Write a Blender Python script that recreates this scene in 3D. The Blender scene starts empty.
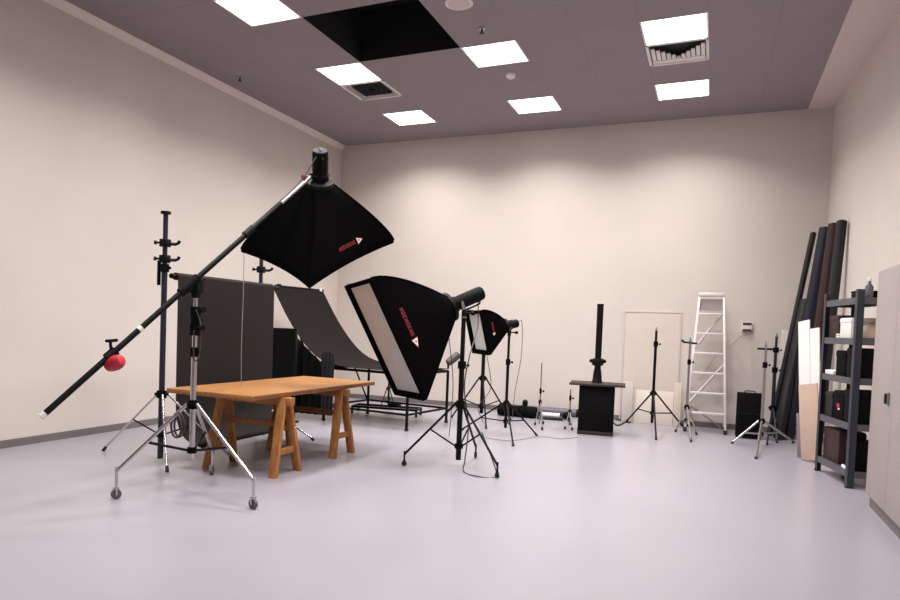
import bpy, bmesh, math, random
from mathutils import Vector, Matrix
random.seed(7)
PI = math.pi
V = Vector
scene = bpy.context.scene
COL = scene.collection

# ------------------------------------------------------------------ camera
CF, PITCH, YAW, ROLL, CX, CY = 688.258, -.036, .4313, .0356, 396.1145, 350.3292
CAMH = 1.3002
_cy, _sy, _cp, _sp, _cr, _sr = math.cos(YAW), math.sin(YAW), math.cos(PITCH), math.sin(PITCH), math.cos(ROLL), math.sin(ROLL)
FW = V((-_sy*_cp, _cy*_cp, _sp)); R0 = V((_cy, _sy, 0)); U0 = R0.cross(FW)
RT = R0*_cr + U0*_sr; UP = U0*_cr - R0*_sr
CAM = V((0, 0, CAMH))
cam_d = bpy.data.cameras.new('camera'); cam = bpy.data.objects.new('camera', cam_d); COL.objects.link(cam)
cam.matrix_world = Matrix(((RT.x, UP.x, -FW.x, 0), (RT.y, UP.y, -FW.y, 0), (RT.z, UP.z, -FW.z, CAMH), (0, 0, 0, 1)))
cam_d.sensor_width = 36; cam_d.sensor_fit = 'HORIZONTAL'; cam_d.lens = CF/900*36
cam_d.shift_x = (450-CX)/900; cam_d.shift_y = (CY-300)/900
cam_d.clip_start = .05; cam_d.clip_end = 100
scene.camera = cam

def ray(u, v): return RT*((u-CX)/CF) - UP*((v-CY)/CF) + FW
def at_z(u, v, z=0): d = ray(u, v); return CAM + d*((z-CAMH)/d.z)
def at_y(u, v, y): d = ray(u, v); return CAM + d*(y/d.y)
def at_x(u, v, x): d = ray(u, v); return CAM + d*(x/d.x)
def at_d(u, v, dep): return CAM + ray(u, v)*dep
def row(p, v):                       # height of the point above floor point p seen on image row v
    lo, hi = 0., 6.
    for _ in range(50):
        m = (lo+hi)/2; q = V((p[0], p[1], m))-CAM
        if CY - CF*q.dot(UP)/q.dot(FW) > v: lo = m
        else: hi = m
    return lo

# ------------------------------------------------------------------ materials
def mat(name, col, rough=.6, metal=0., spec=.5, noise=0., scale=8., bump=0., bscale=40., col2=None, stretch=(1, 1, 1), emit=None, detail=4., coat=0.):
    m = bpy.data.materials.new(name); m.use_nodes = True
    nt = m.node_tree; b = nt.nodes['Principled BSDF']
    b.inputs['Roughness'].default_value = rough; b.inputs['Metallic'].default_value = metal
    b.inputs['Specular IOR Level'].default_value = spec
    b.inputs['Coat Weight'].default_value = coat
    c = (*col, 1); b.inputs['Base Color'].default_value = c
    if noise or bump:
        tc = nt.nodes.new('ShaderNodeTexCoord'); mp = nt.nodes.new('ShaderNodeMapping'); mp.inputs['Scale'].default_value = stretch
        nt.links.new(tc.outputs['Object'], mp.inputs['Vector'])
    if noise:
        n = nt.nodes.new('ShaderNodeTexNoise'); n.inputs['Scale'].default_value = scale; n.inputs['Detail'].default_value = detail
        nt.links.new(mp.outputs['Vector'], n.inputs['Vector'])
        r = nt.nodes.new('ShaderNodeValToRGB')
        c2 = col2 or tuple(x*(1-noise) for x in col)
        r.color_ramp.elements[0].position = .3; r.color_ramp.elements[1].position = .7
        r.color_ramp.elements[0].color = (*c2, 1); r.color_ramp.elements[1].color = c
        nt.links.new(n.outputs['Fac'], r.inputs['Fac']); nt.links.new(r.outputs['Color'], b.inputs['Base Color'])
    if bump:
        n2 = nt.nodes.new('ShaderNodeTexNoise'); n2.inputs['Scale'].default_value = bscale; n2.inputs['Detail'].default_value = 3
        nt.links.new(mp.outputs['Vector'], n2.inputs['Vector'])
        bp = nt.nodes.new('ShaderNodeBump'); bp.inputs['Strength'].default_value = bump; bp.inputs['Distance'].default_value = .01
        nt.links.new(n2.outputs['Fac'], bp.inputs['Height']); nt.links.new(bp.outputs['Normal'], b.inputs['Normal'])
    if emit:
        b.inputs['Emission Color'].default_value = (*emit[0], 1); b.inputs['Emission Strength'].default_value = emit[1]
    return m

M = {}
M['wall'] = mat('cream_wall_paint', (.665, .598, .55), .85, noise=.05, scale=1.3, bump=.06, bscale=60)
M['floor'] = mat('pale_grey_sealed_floor', (.33, .308, .352), .30, spec=.45, noise=.05, scale=1.1, bump=.01, bscale=9)
M['ceiling'] = mat('grey_ceiling_tile', (.30, .25, .275), .9, noise=.06, scale=2)
M['void'] = mat('black_ceiling_void', (.0015, .0015, .002), .9, noise=.1)
M['strip'] = mat('pale_plaster_strip', (.66, .575, .54), .85, noise=.04, scale=2)
M['cornice'] = mat('pale_cornice', (.80, .72, .69), .7, noise=.04, scale=3)
M['skirting'] = mat('dark_grey_skirting', (.17, .145, .15), .6, noise=.15, scale=6)
M['door'] = mat('cream_door_paint', (.675, .59, .53), .7, noise=.03, scale=2)
M['doorframe'] = mat('cream_door_frame', (.635, .56, .51), .6, noise=.03, scale=2)
M['lamp'] = mat('ceiling_light_diffuser', (.9, .9, .9), .6, noise=.01, emit=((1., .965, .93), 5.))
M['white_metal'] = mat('white_enamel', (.8, .76, .75), .5, noise=.03, scale=5)
M['vent_dark'] = mat('vent_dark', (.03, .03, .035), .7, noise=.1)
M['black'] = mat('black_powder_coat', (.003, .0027, .003), .5, spec=.18, noise=.2, scale=20)
M['blackmat'] = mat('black_plastic', (.003, .0027, .003), .65, spec=.10, noise=.2, scale=14)
M['nylon'] = mat('black_nylon', (.0016, .0013, .0014), .8, spec=.03, noise=.2, scale=3, bump=.25, bscale=7)
M['diff'] = mat('white_diffuser_cloth', (.68, .67, .66), .8, noise=.06, scale=6, bump=.08, bscale=18)
M['chrome'] = mat('chrome_tube', (.62, .60, .60), .25, metal=1., noise=.08, scale=30)
M['steel'] = mat('dull_steel', (.42, .40, .40), .38, metal=.9, noise=.1, scale=20)
M['navy'] = mat('dark_blue_black_enamel', (.012, .014, .035), .35, noise=.2, scale=12)
M['rubber'] = mat('dark_rubber', (.02, .019, .02), .8, noise=.2, scale=20)
M['red'] = mat('red_vinyl', (.52, .02, .035), .5, noise=.2, scale=9, bump=.2, bscale=12)
M['redprint'] = mat('red_print', (.22, .006, .018), .7, noise=.3, scale=30)
M['whiteprint'] = mat('white_print', (.8, .72, .72), .7, noise=.05)
M['paper'] = mat('charcoal_backdrop_paper', (.021, .016, .0155), .8, spec=.2, noise=.10, scale=2)
M['sheet'] = mat('dark_acrylic_sheet', (.0135, .0105, .0102), .85, spec=.08, noise=.1, scale=2)
M['cloth'] = mat('black_cloth', (.004, .004, .004), .85, spec=.1, noise=.3, scale=4, bump=.3, bscale=20)
M['bluecloth'] = mat('dark_blue_cloth', (.006, .007, .011), .85, noise=.3, scale=5, bump=.3, bscale=20)
M['wood'] = mat('orange_pine_top', (.41, .19, .06), .55, spec=.3, noise=.5, scale=3.2, col2=(.27, .115, .034), stretch=(14, 1.0, 14), detail=6)
M['trestle'] = mat('orange_trestle_wood', (.44, .195, .06), .6, spec=.3, noise=.5, scale=4, col2=(.28, .105, .03), stretch=(9, 9, 1.2), detail=6)
M['edge'] = mat('dark_table_edge', (.26, .10, .03), .6, noise=.4, scale=6, stretch=(4, 1, 4))
M['alu'] = mat('ladder_aluminium', (.80, .74, .73), .45, metal=.35, noise=.06, scale=12)
M['rack'] = mat('blue_grey_rack_enamel', (.022, .028, .045), .45, noise=.2, scale=10)
M['rackshelf'] = mat('grey_rack_shelf', (.085, .083, .095), .45, noise=.15, scale=10)
M['cab'] = mat('pale_cabinet_enamel', (.37, .315, .305), .5, noise=.03, scale=3)
M['card'] = mat('beige_card', (.52, .38, .30), .8, noise=.1, scale=5)
M['greycard'] = mat('grey_card', (.20, .17, .18), .8, noise=.1, scale=5)
M['white'] = mat('white_board', (.85, .80, .77), .7, noise=.03, scale=4)
M['maroon'] = mat('maroon_roll', (.038, .011, .010), .6, noise=.25, scale=5)
M['darkroll'] = mat('black_roll', (.006, .006, .008), .55, noise=.2, scale=5)
M['blueroll'] = mat('dark_blue_roll', (.006, .008, .022), .5, noise=.2, scale=5)
M['greytube'] = mat('purple_grey_tube', (.13, .115, .16), .5, noise=.2, scale=8)
M['brown'] = mat('dark_brown_wood', (.028, .012, .008), .6, noise=.4, scale=6, stretch=(1, 1, 8))
M['cable'] = mat('dark_cable', (.05, .042, .04), .6, noise=.2, scale=20)
M['greycable'] = mat('grey_cable', (.36, .31, .30), .6, noise=.1, scale=20)
M['clear'] = mat('cloudy_plastic_panel', (.55, .50, .47), .35, noise=.06, scale=4)
M['yellowed'] = mat('yellowed_panel', (.60, .51, .43), .5, noise=.06, scale=4)
M['darksteel'] = mat('dark_grey_lamp_metal', (.07, .065, .065), .45, noise=.1, scale=10)
M['greywheel'] = mat('grey_caster_rubber', (.12, .11, .13), .6, noise=.2, scale=20)
M['tape'] = mat('pale_tape', (.75, .70, .66), .6, noise=.05)

def ceil_seams(m, x0, y0, a):
    nt = m.node_tree; b = nt.nodes['Principled BSDF']
    src = b.inputs['Base Color'].links[0].from_socket
    tc = nt.nodes.new('ShaderNodeTexCoord'); sp = nt.nodes.new('ShaderNodeSeparateXYZ'); nt.links.new(tc.outputs['Object'], sp.inputs[0])
    last = None
    for ax, o in (('X', x0), ('Y', y0)):
        s = nt.nodes.new('ShaderNodeMath'); s.operation = 'SUBTRACT'; nt.links.new(sp.outputs[ax], s.inputs[0]); s.inputs[1].default_value = o
        d = nt.nodes.new('ShaderNodeMath'); d.operation = 'PINGPONG'; nt.links.new(s.outputs[0], d.inputs[0]); d.inputs[1].default_value = a/2
        c = nt.nodes.new('ShaderNodeMath'); c.operation = 'LESS_THAN'; nt.links.new(d.outputs[0], c.inputs[0]); c.inputs[1].default_value = .006
        if last is None: last = c
        else:
            mx = nt.nodes.new('ShaderNodeMath'); mx.operation = 'MAXIMUM'; nt.links.new(last.outputs[0], mx.inputs[0]); nt.links.new(c.outputs[0], mx.inputs[1]); last = mx
    mu = nt.nodes.new('ShaderNodeMath'); mu.operation = 'MULTIPLY'; mu.inputs[1].default_value = .22; nt.links.new(last.outputs[0], mu.inputs[0])
    mix = nt.nodes.new('ShaderNodeMixRGB'); nt.links.new(mu.outputs[0], mix.inputs[0]); nt.links.new(src, mix.inputs[1]); mix.inputs[2].default_value = (.12, .10, .11, 1)
    nt.links.new(mix.outputs[0], b.inputs['Base Color'])

# ------------------------------------------------------------------ mesh kit
ORG = {}
class MB:
    def __init__(self): self.bm = bmesh.new()
    def _add(self, verts, faces):
        vs = [self.bm.verts.new(v) for v in verts]
        for f in faces:
            try: self.bm.faces.new([vs[i] for i in f])
            except ValueError: pass
        return vs
    def box(self, c, s, rot=None, bev=0.):
        c = V(c); h = V(s)*.5
        vs = [V((x*h.x, y*h.y, z*h.z)) for x in (-1, 1) for y in (-1, 1) for z in (-1, 1)]
        if rot is not None: vs = [rot @ v for v in vs]
        b2 = bmesh.new()
        w = [b2.verts.new(c+v) for v in vs]
        for f in ((0, 1, 3, 2), (4, 6, 7, 5), (0, 4, 5, 1), (2, 3, 7, 6), (0, 2, 6, 4), (1, 5, 7, 3)): b2.faces.new([w[i] for i in f])
        if bev > 0: bmesh.ops.bevel(b2, geom=list(b2.edges), offset=min(bev, min(s)*.45), segments=2, affect='EDGES', profile=.5)
        self._merge(b2); return self
    def _merge(self, b2):
        b2.verts.index_update(); mp = {}
        for v in b2.verts: mp[v.index] = self.bm.verts.new(v.co)
        for f in b2.faces:
            try: self.bm.faces.new([mp[v.index] for v in f.verts])
            except ValueError: pass
        b2.free()
    def cyl(self, p, q, r, r2=None, n=14, cap=True):
        p, q = V(p), V(q); r2 = r if r2 is None else r2
        d = (q-p).normalized(); a = d.orthogonal().normalized(); b = d.cross(a)
        A = [p+(a*math.cos(2*PI*i/n)+b*math.sin(2*PI*i/n))*r for i in range(n)]
        B = [q+(a*math.cos(2*PI*i/n)+b*math.sin(2*PI*i/n))*r2 for i in range(n)]
        fs = [(i, (i+1) % n, n+(i+1) % n, n+i) for i in range(n)]
        if cap: fs += [tuple(range(n-1, -1, -1)), tuple(range(n, 2*n))]
        self._add(A+B, fs); return self
    def lathe(self, p, d, prof, n=18):          # prof: (radius, distance along d)
        p, d = V(p), V(d).normalized(); a = d.orthogonal().normalized(); b = d.cross(a); vs = []; fs = []
        for r, t in prof: vs += [p+d*t+(a*math.cos(2*PI*i/n)+b*math.sin(2*PI*i/n))*max(r, .0005) for i in range(n)]
        for k in range(len(prof)-1): fs += [(k*n+i, k*n+(i+1) % n, (k+1)*n+(i+1) % n, (k+1)*n+i) for i in range(n)]
        fs += [tuple(range(n-1, -1, -1)), tuple(range((len(prof)-1)*n, len(prof)*n))]
        self._add(vs, fs); return self
    def tube(self, pts, r, n=8):
        pts = [V(p) for p in pts]; vs = []; fs = []; a = None
        for i, p in enumerate(pts):
            d = (pts[min(i+1, len(pts)-1)]-pts[max(i-1, 0)]).normalized()
            a = d.orthogonal().normalized() if a is None else (a-d*a.dot(d)).normalized()
            b = d.cross(a)
            vs += [p+(a*math.cos(2*PI*k/n)+b*math.sin(2*PI*k/n))*r for k in range(n)]
        for k in range(len(pts)-1): fs += [(k*n+i, k*n+(i+1) % n, (k+1)*n+(i+1) % n, (k+1)*n+i) for i in range(n)]
        fs += [tuple(range(n-1, -1, -1)), tuple(range((len(pts)-1)*n, len(pts)*n))]
        self._add(vs, fs); return self
    def prism(self, poly, z0, z1):
        n = len(poly)
        self._add([V((x, y, z0)) for x, y in poly]+[V((x, y, z1)) for x, y in poly],
                  [tuple(range(n-1, -1, -1)), tuple(range(n, 2*n))]+[(i, (i+1) % n, n+(i+1) % n, n+i) for i in range(n)]); return self
    def grid(self, rows, thick=None, off=None):  # rows of points -> surface (optionally given thickness along off(i,j))
        nr, nc = len(rows), len(rows[0]); vs = [V(p) for r in rows for p in r]
        q = lambda o: [(o+i*nc+j, o+i*nc+j+1, o+(i+1)*nc+j+1, o+(i+1)*nc+j) for i in range(nr-1) for j in range(nc-1)]
        fs = q(0)
        if thick is not None:
            k = len(vs); vs += [v+V(thick) for v in vs]
            fs += [f[::-1] for f in q(k)]
            bd = [(0, j, 0, j+1) for j in range(nc-1)]+[(nr-1, j+1, nr-1, j) for j in range(nc-1)]+[(i+1, 0, i, 0) for i in range(nr-1)]+[(i, nc-1, i+1, nc-1) for i in range(nr-1)]
            for i, j, i2, j2 in bd: fs.append((i*nc+j, k+i*nc+j, k+i2*nc+j2, i2*nc+j2))
        self._add(vs, fs); return self
    def build(self, name, m, parent=None, smooth=35, kind=None, label=None):
        bm = self.bm
        bmesh.ops.recalc_face_normals(bm, faces=list(bm.faces))
        org = ORG.get(parent.name, V((0, 0, 0))) if parent else V((0, 0, 0))
        for v in bm.verts: v.co -= org
        for f in bm.faces: f.smooth = True
        for e in bm.edges:
            if len(e.link_faces) != 2 or e.calc_face_angle(0) > math.radians(smooth): e.smooth = False
        me = bpy.data.meshes.new(name); bm.to_mesh(me); bm.free()
        for x in (m if isinstance(m, (list, tuple)) else [m]): me.materials.append(x)
        o = bpy.data.objects.new(name, me); COL.objects.link(o)
        if parent: o.parent = parent; ORG[o.name] = org
        if kind: o['kind'] = kind
        if label: o['label'] = label
        return o
def tag(o, label, cat, group=None):
    o['label'] = label; o['category'] = cat
    if group: o['group'] = group
    return o
def thing(name, label, cat, loc, group=None, rotz=0., local=False):
    o = bpy.data.objects.new(name, None); COL.objects.link(o); o.location = V(loc); o.rotation_euler = (0, 0, rotz)
    o.empty_display_size = .1
    ORG[o.name] = V((0, 0, 0)) if local else V(loc)
    return tag(o, label, cat, group)
def recenter(o):                     # single-mesh thing: put its origin at its base centre
    vs = o.data.vertices
    lo = V((min(v.co[i] for v in vs) for i in range(3))); hi = V((max(v.co[i] for v in vs) for i in range(3)))
    c = V(((lo.x+hi.x)/2, (lo.y+hi.y)/2, lo.z))
    for v in vs: v.co -= c
    o.location = c; return o
def frame_rot(x, y, z): return Matrix((x, y, z)).transposed()
def catmull(pts, k=8):
    pts = [V(p) for p in pts]; out = []
    for i in range(len(pts)-1):
        p0, p1, p2, p3 = pts[max(i-1, 0)], pts[i], pts[i+1], pts[min(i+2, len(pts)-1)]
        for j in range(k):
            t = j/k
            out.append(.5*((2*p1)+(p2-p0)*t+(2*p0-5*p1+4*p2-p3)*t*t+(3*p1-p0-3*p2+p3)*t**3))
    return out+[pts[-1]]

# ------------------------------------------------------------------ room shell
X0, X1, HC = -6.094, 1.009, 4.424
YF = -2.2
def wall_y(x): return 10.667+.025*(x-X0)
def wall_x(y): return 1.313+.045*(10.85-y)
XB = 1.313; YB = wall_y(XB)
XFR = wall_x(YF)
A = .632; GX, GY = -4.617, 7.331
ceil_seams(M['ceiling'], GX, GY, A)
b = MB(); b.prism([(X0-.15, YF-.15), (XFR+.2, YF-.15), (XB+.2, YB+.2), (X0-.15, wall_y(X0)+.2)], -.12, 0); b.build('floor', M['floor'], kind='structure')
b = MB(); b.prism([(X0-.15, YF-.15), (X0, YF-.15), (X0, wall_y(X0)+.15), (X0-.15, wall_y(X0)+.15)], 0, HC+.3); b.build('wall_left', M['wall'], kind='structure')
b = MB(); b.prism([(X0, wall_y(X0)), (XB, YB), (XB, YB+.15), (X0, wall_y(X0)+.15)], 0, HC+.3); b.build('wall_back', M['wall'], kind='structure')
b = MB(); b.prism([(XB, YB+.15), (XB, YB), (XFR, YF), (XFR+.15, YF), (XB+.15, YB+.15)], 0, HC+.3); b.build('wall_right', M['wall'], kind='structure')
b = MB(); b.prism([(X0, YF), (XFR, YF), (XFR, YF-.15), (X0, YF-.15)], 0, HC+.3); b.build('wall_front', M['wall'], kind='structure')
LIGHTS = [(0, -3), (0, 0), (0, 3), (3, 0), (3, 3), (6, 0), (6, 3)]
HIDDEN = [(3, -3), (6, -3), (0, -6), (3, -6), (6, -6), (3, -9)]
VENTS = [(0, 1), (6, 1)]
skip = set(LIGHTS+HIDDEN+VENTS+[(1, -2), (2, -2), (1, -1), (2, -1)])
xs = [X0]+[GX+k*A for k in range(-2, 9)]; xs = [x for x in xs if x < X1-.01 and x >= X0]+[X1]
ys = [YF]+[GY+k*A for k in range(-15, 6)]+[wall_y(X1)]
ys = [y for y in ys if y >= YF and y < wall_y(X0)-.02]+['back']
b = MB()
for i in range(len(xs)-1):
    for j in range(len(ys)-1):
        xa, xb, ya = xs[i], xs[i+1], ys[j]
        if (round((xa-GX)/A), round((ya-GY)/A)) in skip and abs((xa-GX)/A-round((xa-GX)/A)) < .01 and abs((ya-GY)/A-round((ya-GY)/A)) < .01: continue
        y1, y2 = (wall_y(xa), wall_y(xb)) if ys[j+1] == 'back' else (ys[j+1], ys[j+1])
        b._add([V((xa, ya, HC)), V((xb, ya, HC)), V((xb, y2, HC)), V((xa, y1, HC))], [(0, 1, 2, 3)])
bmesh.ops.remove_doubles(b.bm, verts=list(b.bm.verts), dist=.001)
nf = len(b.bm.faces)
hx0, hx1, hy0, hy1 = GX+A, GX+3*A, GY-2*A, GY
for p, q in (((hx0, hy0), (hx1, hy0)), ((hx1, hy0), (hx1, hy1)), ((hx1, hy1), (hx0, hy1)), ((hx0, hy1), (hx0, hy0))):
    b._add([V((*p, HC)), V((*q, HC)), V((*q, HC+.6)), V((*p, HC+.6))], [(0, 1, 2, 3)])
b._add([V((hx0, hy0, HC+.6)), V((hx1, hy0, HC+.6)), V((hx1, hy1, HC+.6)), V((hx0, hy1, HC+.6))], [(0, 1, 2, 3)])
b.bm.faces.ensure_lookup_table()
for f in list(b.bm.faces)[nf:]: f.material_index = 1
b.build('ceiling', [M['ceiling'], M['void']], kind='structure')
b = MB(); b.prism([(X0-.15, YF-.15), (XFR+.2, YF-.15), (XB+.2, YB+.2), (X0-.15, wall_y(X0)+.2)], HC+.62, HC+.7); b.build('trim_4', M['void'], kind='structure')
b = MB(); b.prism([(X1, YF), (XFR, YF), (XB, YB), (X1, wall_y(X1))], HC-.006, HC+.08); b.build('trim_1', M['strip'], kind='structure')
b = MB()
for y0, y1 in ((YF, wall_y(X0)),):
    pr = [(0, -.085), (.012, -.085), (.02, -.06), (.055, -.02), (.065, -.012), (.065, 0), (0, 0)]
    b.grid([[V((X0+x, y0, HC+z)) for x, z in pr+pr[:1]], [V((X0+x, y1, HC+z)) for x, z in pr+pr[:1]]])
b.build('trim_2', M['cornice'], kind='structure')
b = MB(); b.prism([(X0, YF), (X0+.018, YF), (X0+.018, wall_y(X0)), (X0, wall_y(X0))], 0, .075); b.build('baseboard_left', M['skirting'], kind='structure')
b = MB(); b.prism([(X0, wall_y(X0)-.018), (XB, YB-.018), (XB, YB), (X0, wall_y(X0))], 0, .075); b.build('baseboard_back', M['skirting'], kind='structure')
b = MB(); b.prism([(XB, YB), (XB-.018, YB), (XFR-.018, YF), (XFR, YF)], 0, .075); b.build('baseboard_right', M['skirting'], kind='structure')

# door outline in the back wall
dl, dr = at_y(624, 311, wall_y(-1.2)), at_y(682, 311, wall_y(-.45)); dzt = (dl.z+dr.z)/2
ang = math.atan(.025)
dr_ = MB(); cxm = (dl.x+dr.x)/2; wdt = dr.x-dl.x
RZ = Matrix.Rotation(ang, 3, 'Z')
dr_.box((cxm, wall_y(cxm)-.006, dzt/2), (wdt-.05, .012, dzt-.03), RZ)
door = dr_.build('door_1', M['door'], kind='structure')
b = MB()
for s in (-1, 1): b.box((cxm+s*(wdt/2-.012), wall_y(cxm+s*wdt/2)-.009, dzt/2), (.024, .018, dzt), RZ)
b.box((cxm, wall_y(cxm)-.009, dzt-.012), (wdt, .018, .024), RZ)
b.build('door_frame', M['doorframe'], door)

# ------------------------------------------------------------------ ceiling fixtures
LAB = {(0, -3): 'square white ceiling light panel left of the black ceiling opening',
       (0, 0): 'square white ceiling light panel touching the dark air vent, above the tilted softbox',
       (0, 3): 'square white ceiling light panel nearest the far left corner of the room',
       (3, 0): 'square white ceiling light panel at the right far corner of the black ceiling opening',
       (3, 3): 'square white ceiling light panel in the middle of the far row',
       (6, 0): 'square white ceiling light panel touching the pale louvred vent on the right',
       (6, 3): 'square white ceiling light panel behind the pale vent, near the back wall'}
def light_parts(root):
    f = MB()
    for sx, sy, w, d in ((0, -1, A, .018), (0, 1, A, .018), (-1, 0, .018, A), (1, 0, .018, A)):
        f.box((sx*(A/2-.009), sy*(A/2-.009), .02), (w, d, .05))
    f.build('frame', M['white_metal'], root)
    MB().box((0, 0, .012), (A-.03, A-.03, .012)).build('diffuser', M['lamp'], root)
proto = None
LAMP = bpy.data.lights.new('ceiling_lamp', 'AREA'); LAMP.shape = 'SQUARE'; LAMP.size = A-.05; LAMP.energy = 43; LAMP.spread = math.radians(135); LAMP.color = (1., .97, .943)
for c in LIGHTS+HIDDEN:
    loc = (GX+(c[0]+.5)*A, GY+(c[1]+.5)*A, HC)
    lab = LAB.get(c, 'square white ceiling light panel overhead, out of the picture')
    r = thing('ceiling_light', lab, 'ceiling light', loc, 'square ceiling light panels', local=True)
    if proto is None: light_parts(r); proto = r
    else:
        for ch in list(proto.children): k = ch.copy(); COL.objects.link(k); k.parent = r
    tube = bpy.data.objects.new('fluorescent_lamp', LAMP); COL.objects.link(tube); tube.location = (loc[0], loc[1], HC+.003)
def vent(c, label, dark):
    r = thing('air_vent', label, 'air vent', (GX+(c[0]+.5)*A, GY+(c[1]+.5)*A, HC), 'ceiling air vents', local=True)
    f = MB()
    for sx, sy, w, d in ((0, -1, A, .03), (0, 1, A, .03), (-1, 0, .03, A), (1, 0, .03, A)): f.box((sx*(A/2-.015), sy*(A/2-.015), .012), (w, d, .035))
    f.build('frame', M['white_metal'], r)
    MB().box((0, 0, .10), (A-.02, A-.02, .01)).build('backing', M['vent_dark'], r)
    if dark:
        for k in range(1, 6):
            s = .29-k*.045
            g = MB()
            for sx, sy in ((0, 1), (0, -1), (1, 0), (-1, 0)):
                g.box((sx*s, sy*s, .035), (.006 if sx else 2*s, .006 if sy else 2*s, .05))
            g.build('louvre', M['vent_dark'] if k > 1 else M['white_metal'], r)
    else:
        # triangular deflector blades: short blades left and right, a plain flap on the far half
        for k in range(11):
            x = -.255+k*.051
            L = .13+.30*abs(x)/.26
            MB().box((x, .29-L/2, .022), (.040, L, .012)).build('louvre', M['white_metal'], r)
        MB().box((0, .245, .012), (A-.08, .09, .01)).build('flap', M['white_metal'], r)
vent((0, 1), 'dark square air vent in the ceiling behind a light panel, near the left wall', True)
vent((6, 1), 'pale louvred square air vent in the ceiling, on the right between two light panels', False)
p = at_z(511, 74, HC)
r = thing('smoke_detector', 'small round white smoke detector on the ceiling between two light panels', 'smoke detector', (p.x, p.y, HC))
b = MB(); b.lathe((p.x, p.y, HC), (0, 0, -1), [(.062, 0), (.062, .02), (.05, .045), (.03, .05)]); b.build('body', M['white_metal'], r)
MB().lathe((p.x, p.y, HC-.05), (0, 0, -1), [(.02, 0), (.018, .012), (.004, .014)]).build('sensor_cap', M['white_metal'], r)
p = at_z(459, 3, HC)
r = thing('ceiling_speaker', 'round white ceiling speaker right of the black ceiling opening, at the top edge', 'speaker', (p.x, p.y, HC))
MB().lathe((p.x, p.y, HC), (0, 0, -1), [(.135, 0), (.135, .008), (.12, .016), (.11, .012)], 28).build('rim', M['white_metal'], r)
MB().lathe((p.x, p.y, HC-.011), (0, 0, -1), [(.108, 0), (.108, .004), (.03, .008)], 28).build('grille', M['strip'], r)
for (u, v), lab in (((482, 28), 'small fire sprinkler on the ceiling just in front of a light panel'), ((240, 77), 'small dark fire sprinkler on the ceiling near the left wall cornice')):
    p = at_z(u, v, HC)
    r = thing('sprinkler', lab, 'sprinkler', (p.x, p.y, HC), 'ceiling sprinklers')
    MB().lathe((p.x, p.y, HC+.02), (0, 0, -1), [(.04, 0), (.04, .02), (.036, .032), (.016, .034)]).build('rosette', M['steel'], r)
    b = MB(); b.cyl((p.x, p.y, HC-.012), (p.x, p.y, HC-.05), .010); b.cyl((p.x, p.y, HC-.05), (p.x, p.y, HC-.054), .024); b.build('deflector', M['black'], r)

# ------------------------------------------------------------------ light stands
def stand(name, label, base, top, hub, feet, metal, legm, r=.016, low=None, pole_bottom=.12, group=None, caster=None, brace=.45, sections=None, spigot=True, legr=.010, head=None, braced=True, brm=None):
    bx, by = base
    t = thing(name, label, 'stand', (bx, by, 0), group)
    sec = sections or [top*.62]
    zs = [pole_bottom]+sec+[top]
    for i in range(len(zs)-1):
        rr = r*(1-.16*i)
        MB().cyl((bx, by, zs[i]-(.05 if i else 0)), (bx, by, zs[i+1]), rr).build('pole', metal if i or not head else head, t)
        if i:
            k = MB(); k.cyl((bx, by, zs[i]-.035), (bx, by, zs[i]+.035), r*1.55)
            c = k.build('collar', M['blackmat'], t)
            MB().cyl((bx, by, zs[i]), (bx+r*1.5+.022, by-.006, zs[i]), .006).cyl((bx+r*1.5+.018, by-.006, zs[i]), (bx+r*1.5+.034, by-.008, zs[i]), .013, n=8).build('knob', M['blackmat'], c)
    if spigot: MB().cyl((bx, by, top), (bx, by, top+.012), r*1.1).cyl((bx, by, top+.012), (bx, by, top+.05), r*.45).build('spigot', M['steel'], t)
    MB().cyl((bx, by, hub-.035), (bx, by, hub+.03), r*1.7).cyl((bx, by, hub-.012), (bx, by, hub+.012), r*2.4, n=10).build('leg_collar', M['blackmat'], t)
    lz = low if low is not None else hub*.45
    if braced: MB().cyl((bx, by, lz-.022), (bx, by, lz+.022), r*1.6).build('brace_collar', M['blackmat'], t)
    for fx, fy in feet:
        d = V((fx-bx, fy-by, 0)); L = d.length; d.normalize()
        a = V((bx, by, hub))+d*r*2; fz = caster[0] if caster else .022
        e = V((fx, fy, fz))
        lg = MB().cyl(a, e, legr).build('leg', legm, t)
        if caster:
            wr = caster[1]
            c = MB(); c.cyl(e+V((0, 0, .03)), V((fx, fy, wr*2.1)), legr*.8); s = V((-d.y, d.x, 0))
            c.box((fx, fy, wr*2.15), (wr*1.0, wr*1.0, wr*.3), bev=.002)
            for q in (-1, 1): c.box(V((fx, fy, wr*1.6))+s*q*wr*.46, (wr*.3, wr*.3, wr*1.5), bev=.002)
            cf = c.build('caster_fork', M['chrome'] if legm is M['chrome'] else M['black'], lg)
            w = V((fx, fy, wr))
            MB().cyl(w-s*wr*.3, w+s*wr*.3, wr, n=18).cyl(w-s*wr*.34, w+s*wr*.34, wr*.45, n=12).build('caster_wheel', M['greywheel'] if legm is M['chrome'] else M['rubber'], lg)
        else:
            MB().cyl(a+(e-a)*.96, V((fx, fy, .004))+d*.012, .014, .016, n=10).build('rubber_foot', M['rubber'], lg)
        if braced:
            m = a+(e-a)*(1-brace)
            MB().cyl(V((bx, by, lz))+d*r*1.4, m, legr*.75, n=8).build('brace', brm or (metal if not head else M['black']), t)
    return t

def P2(u, v): q = at_z(u, v); return (q.x, q.y)

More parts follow.
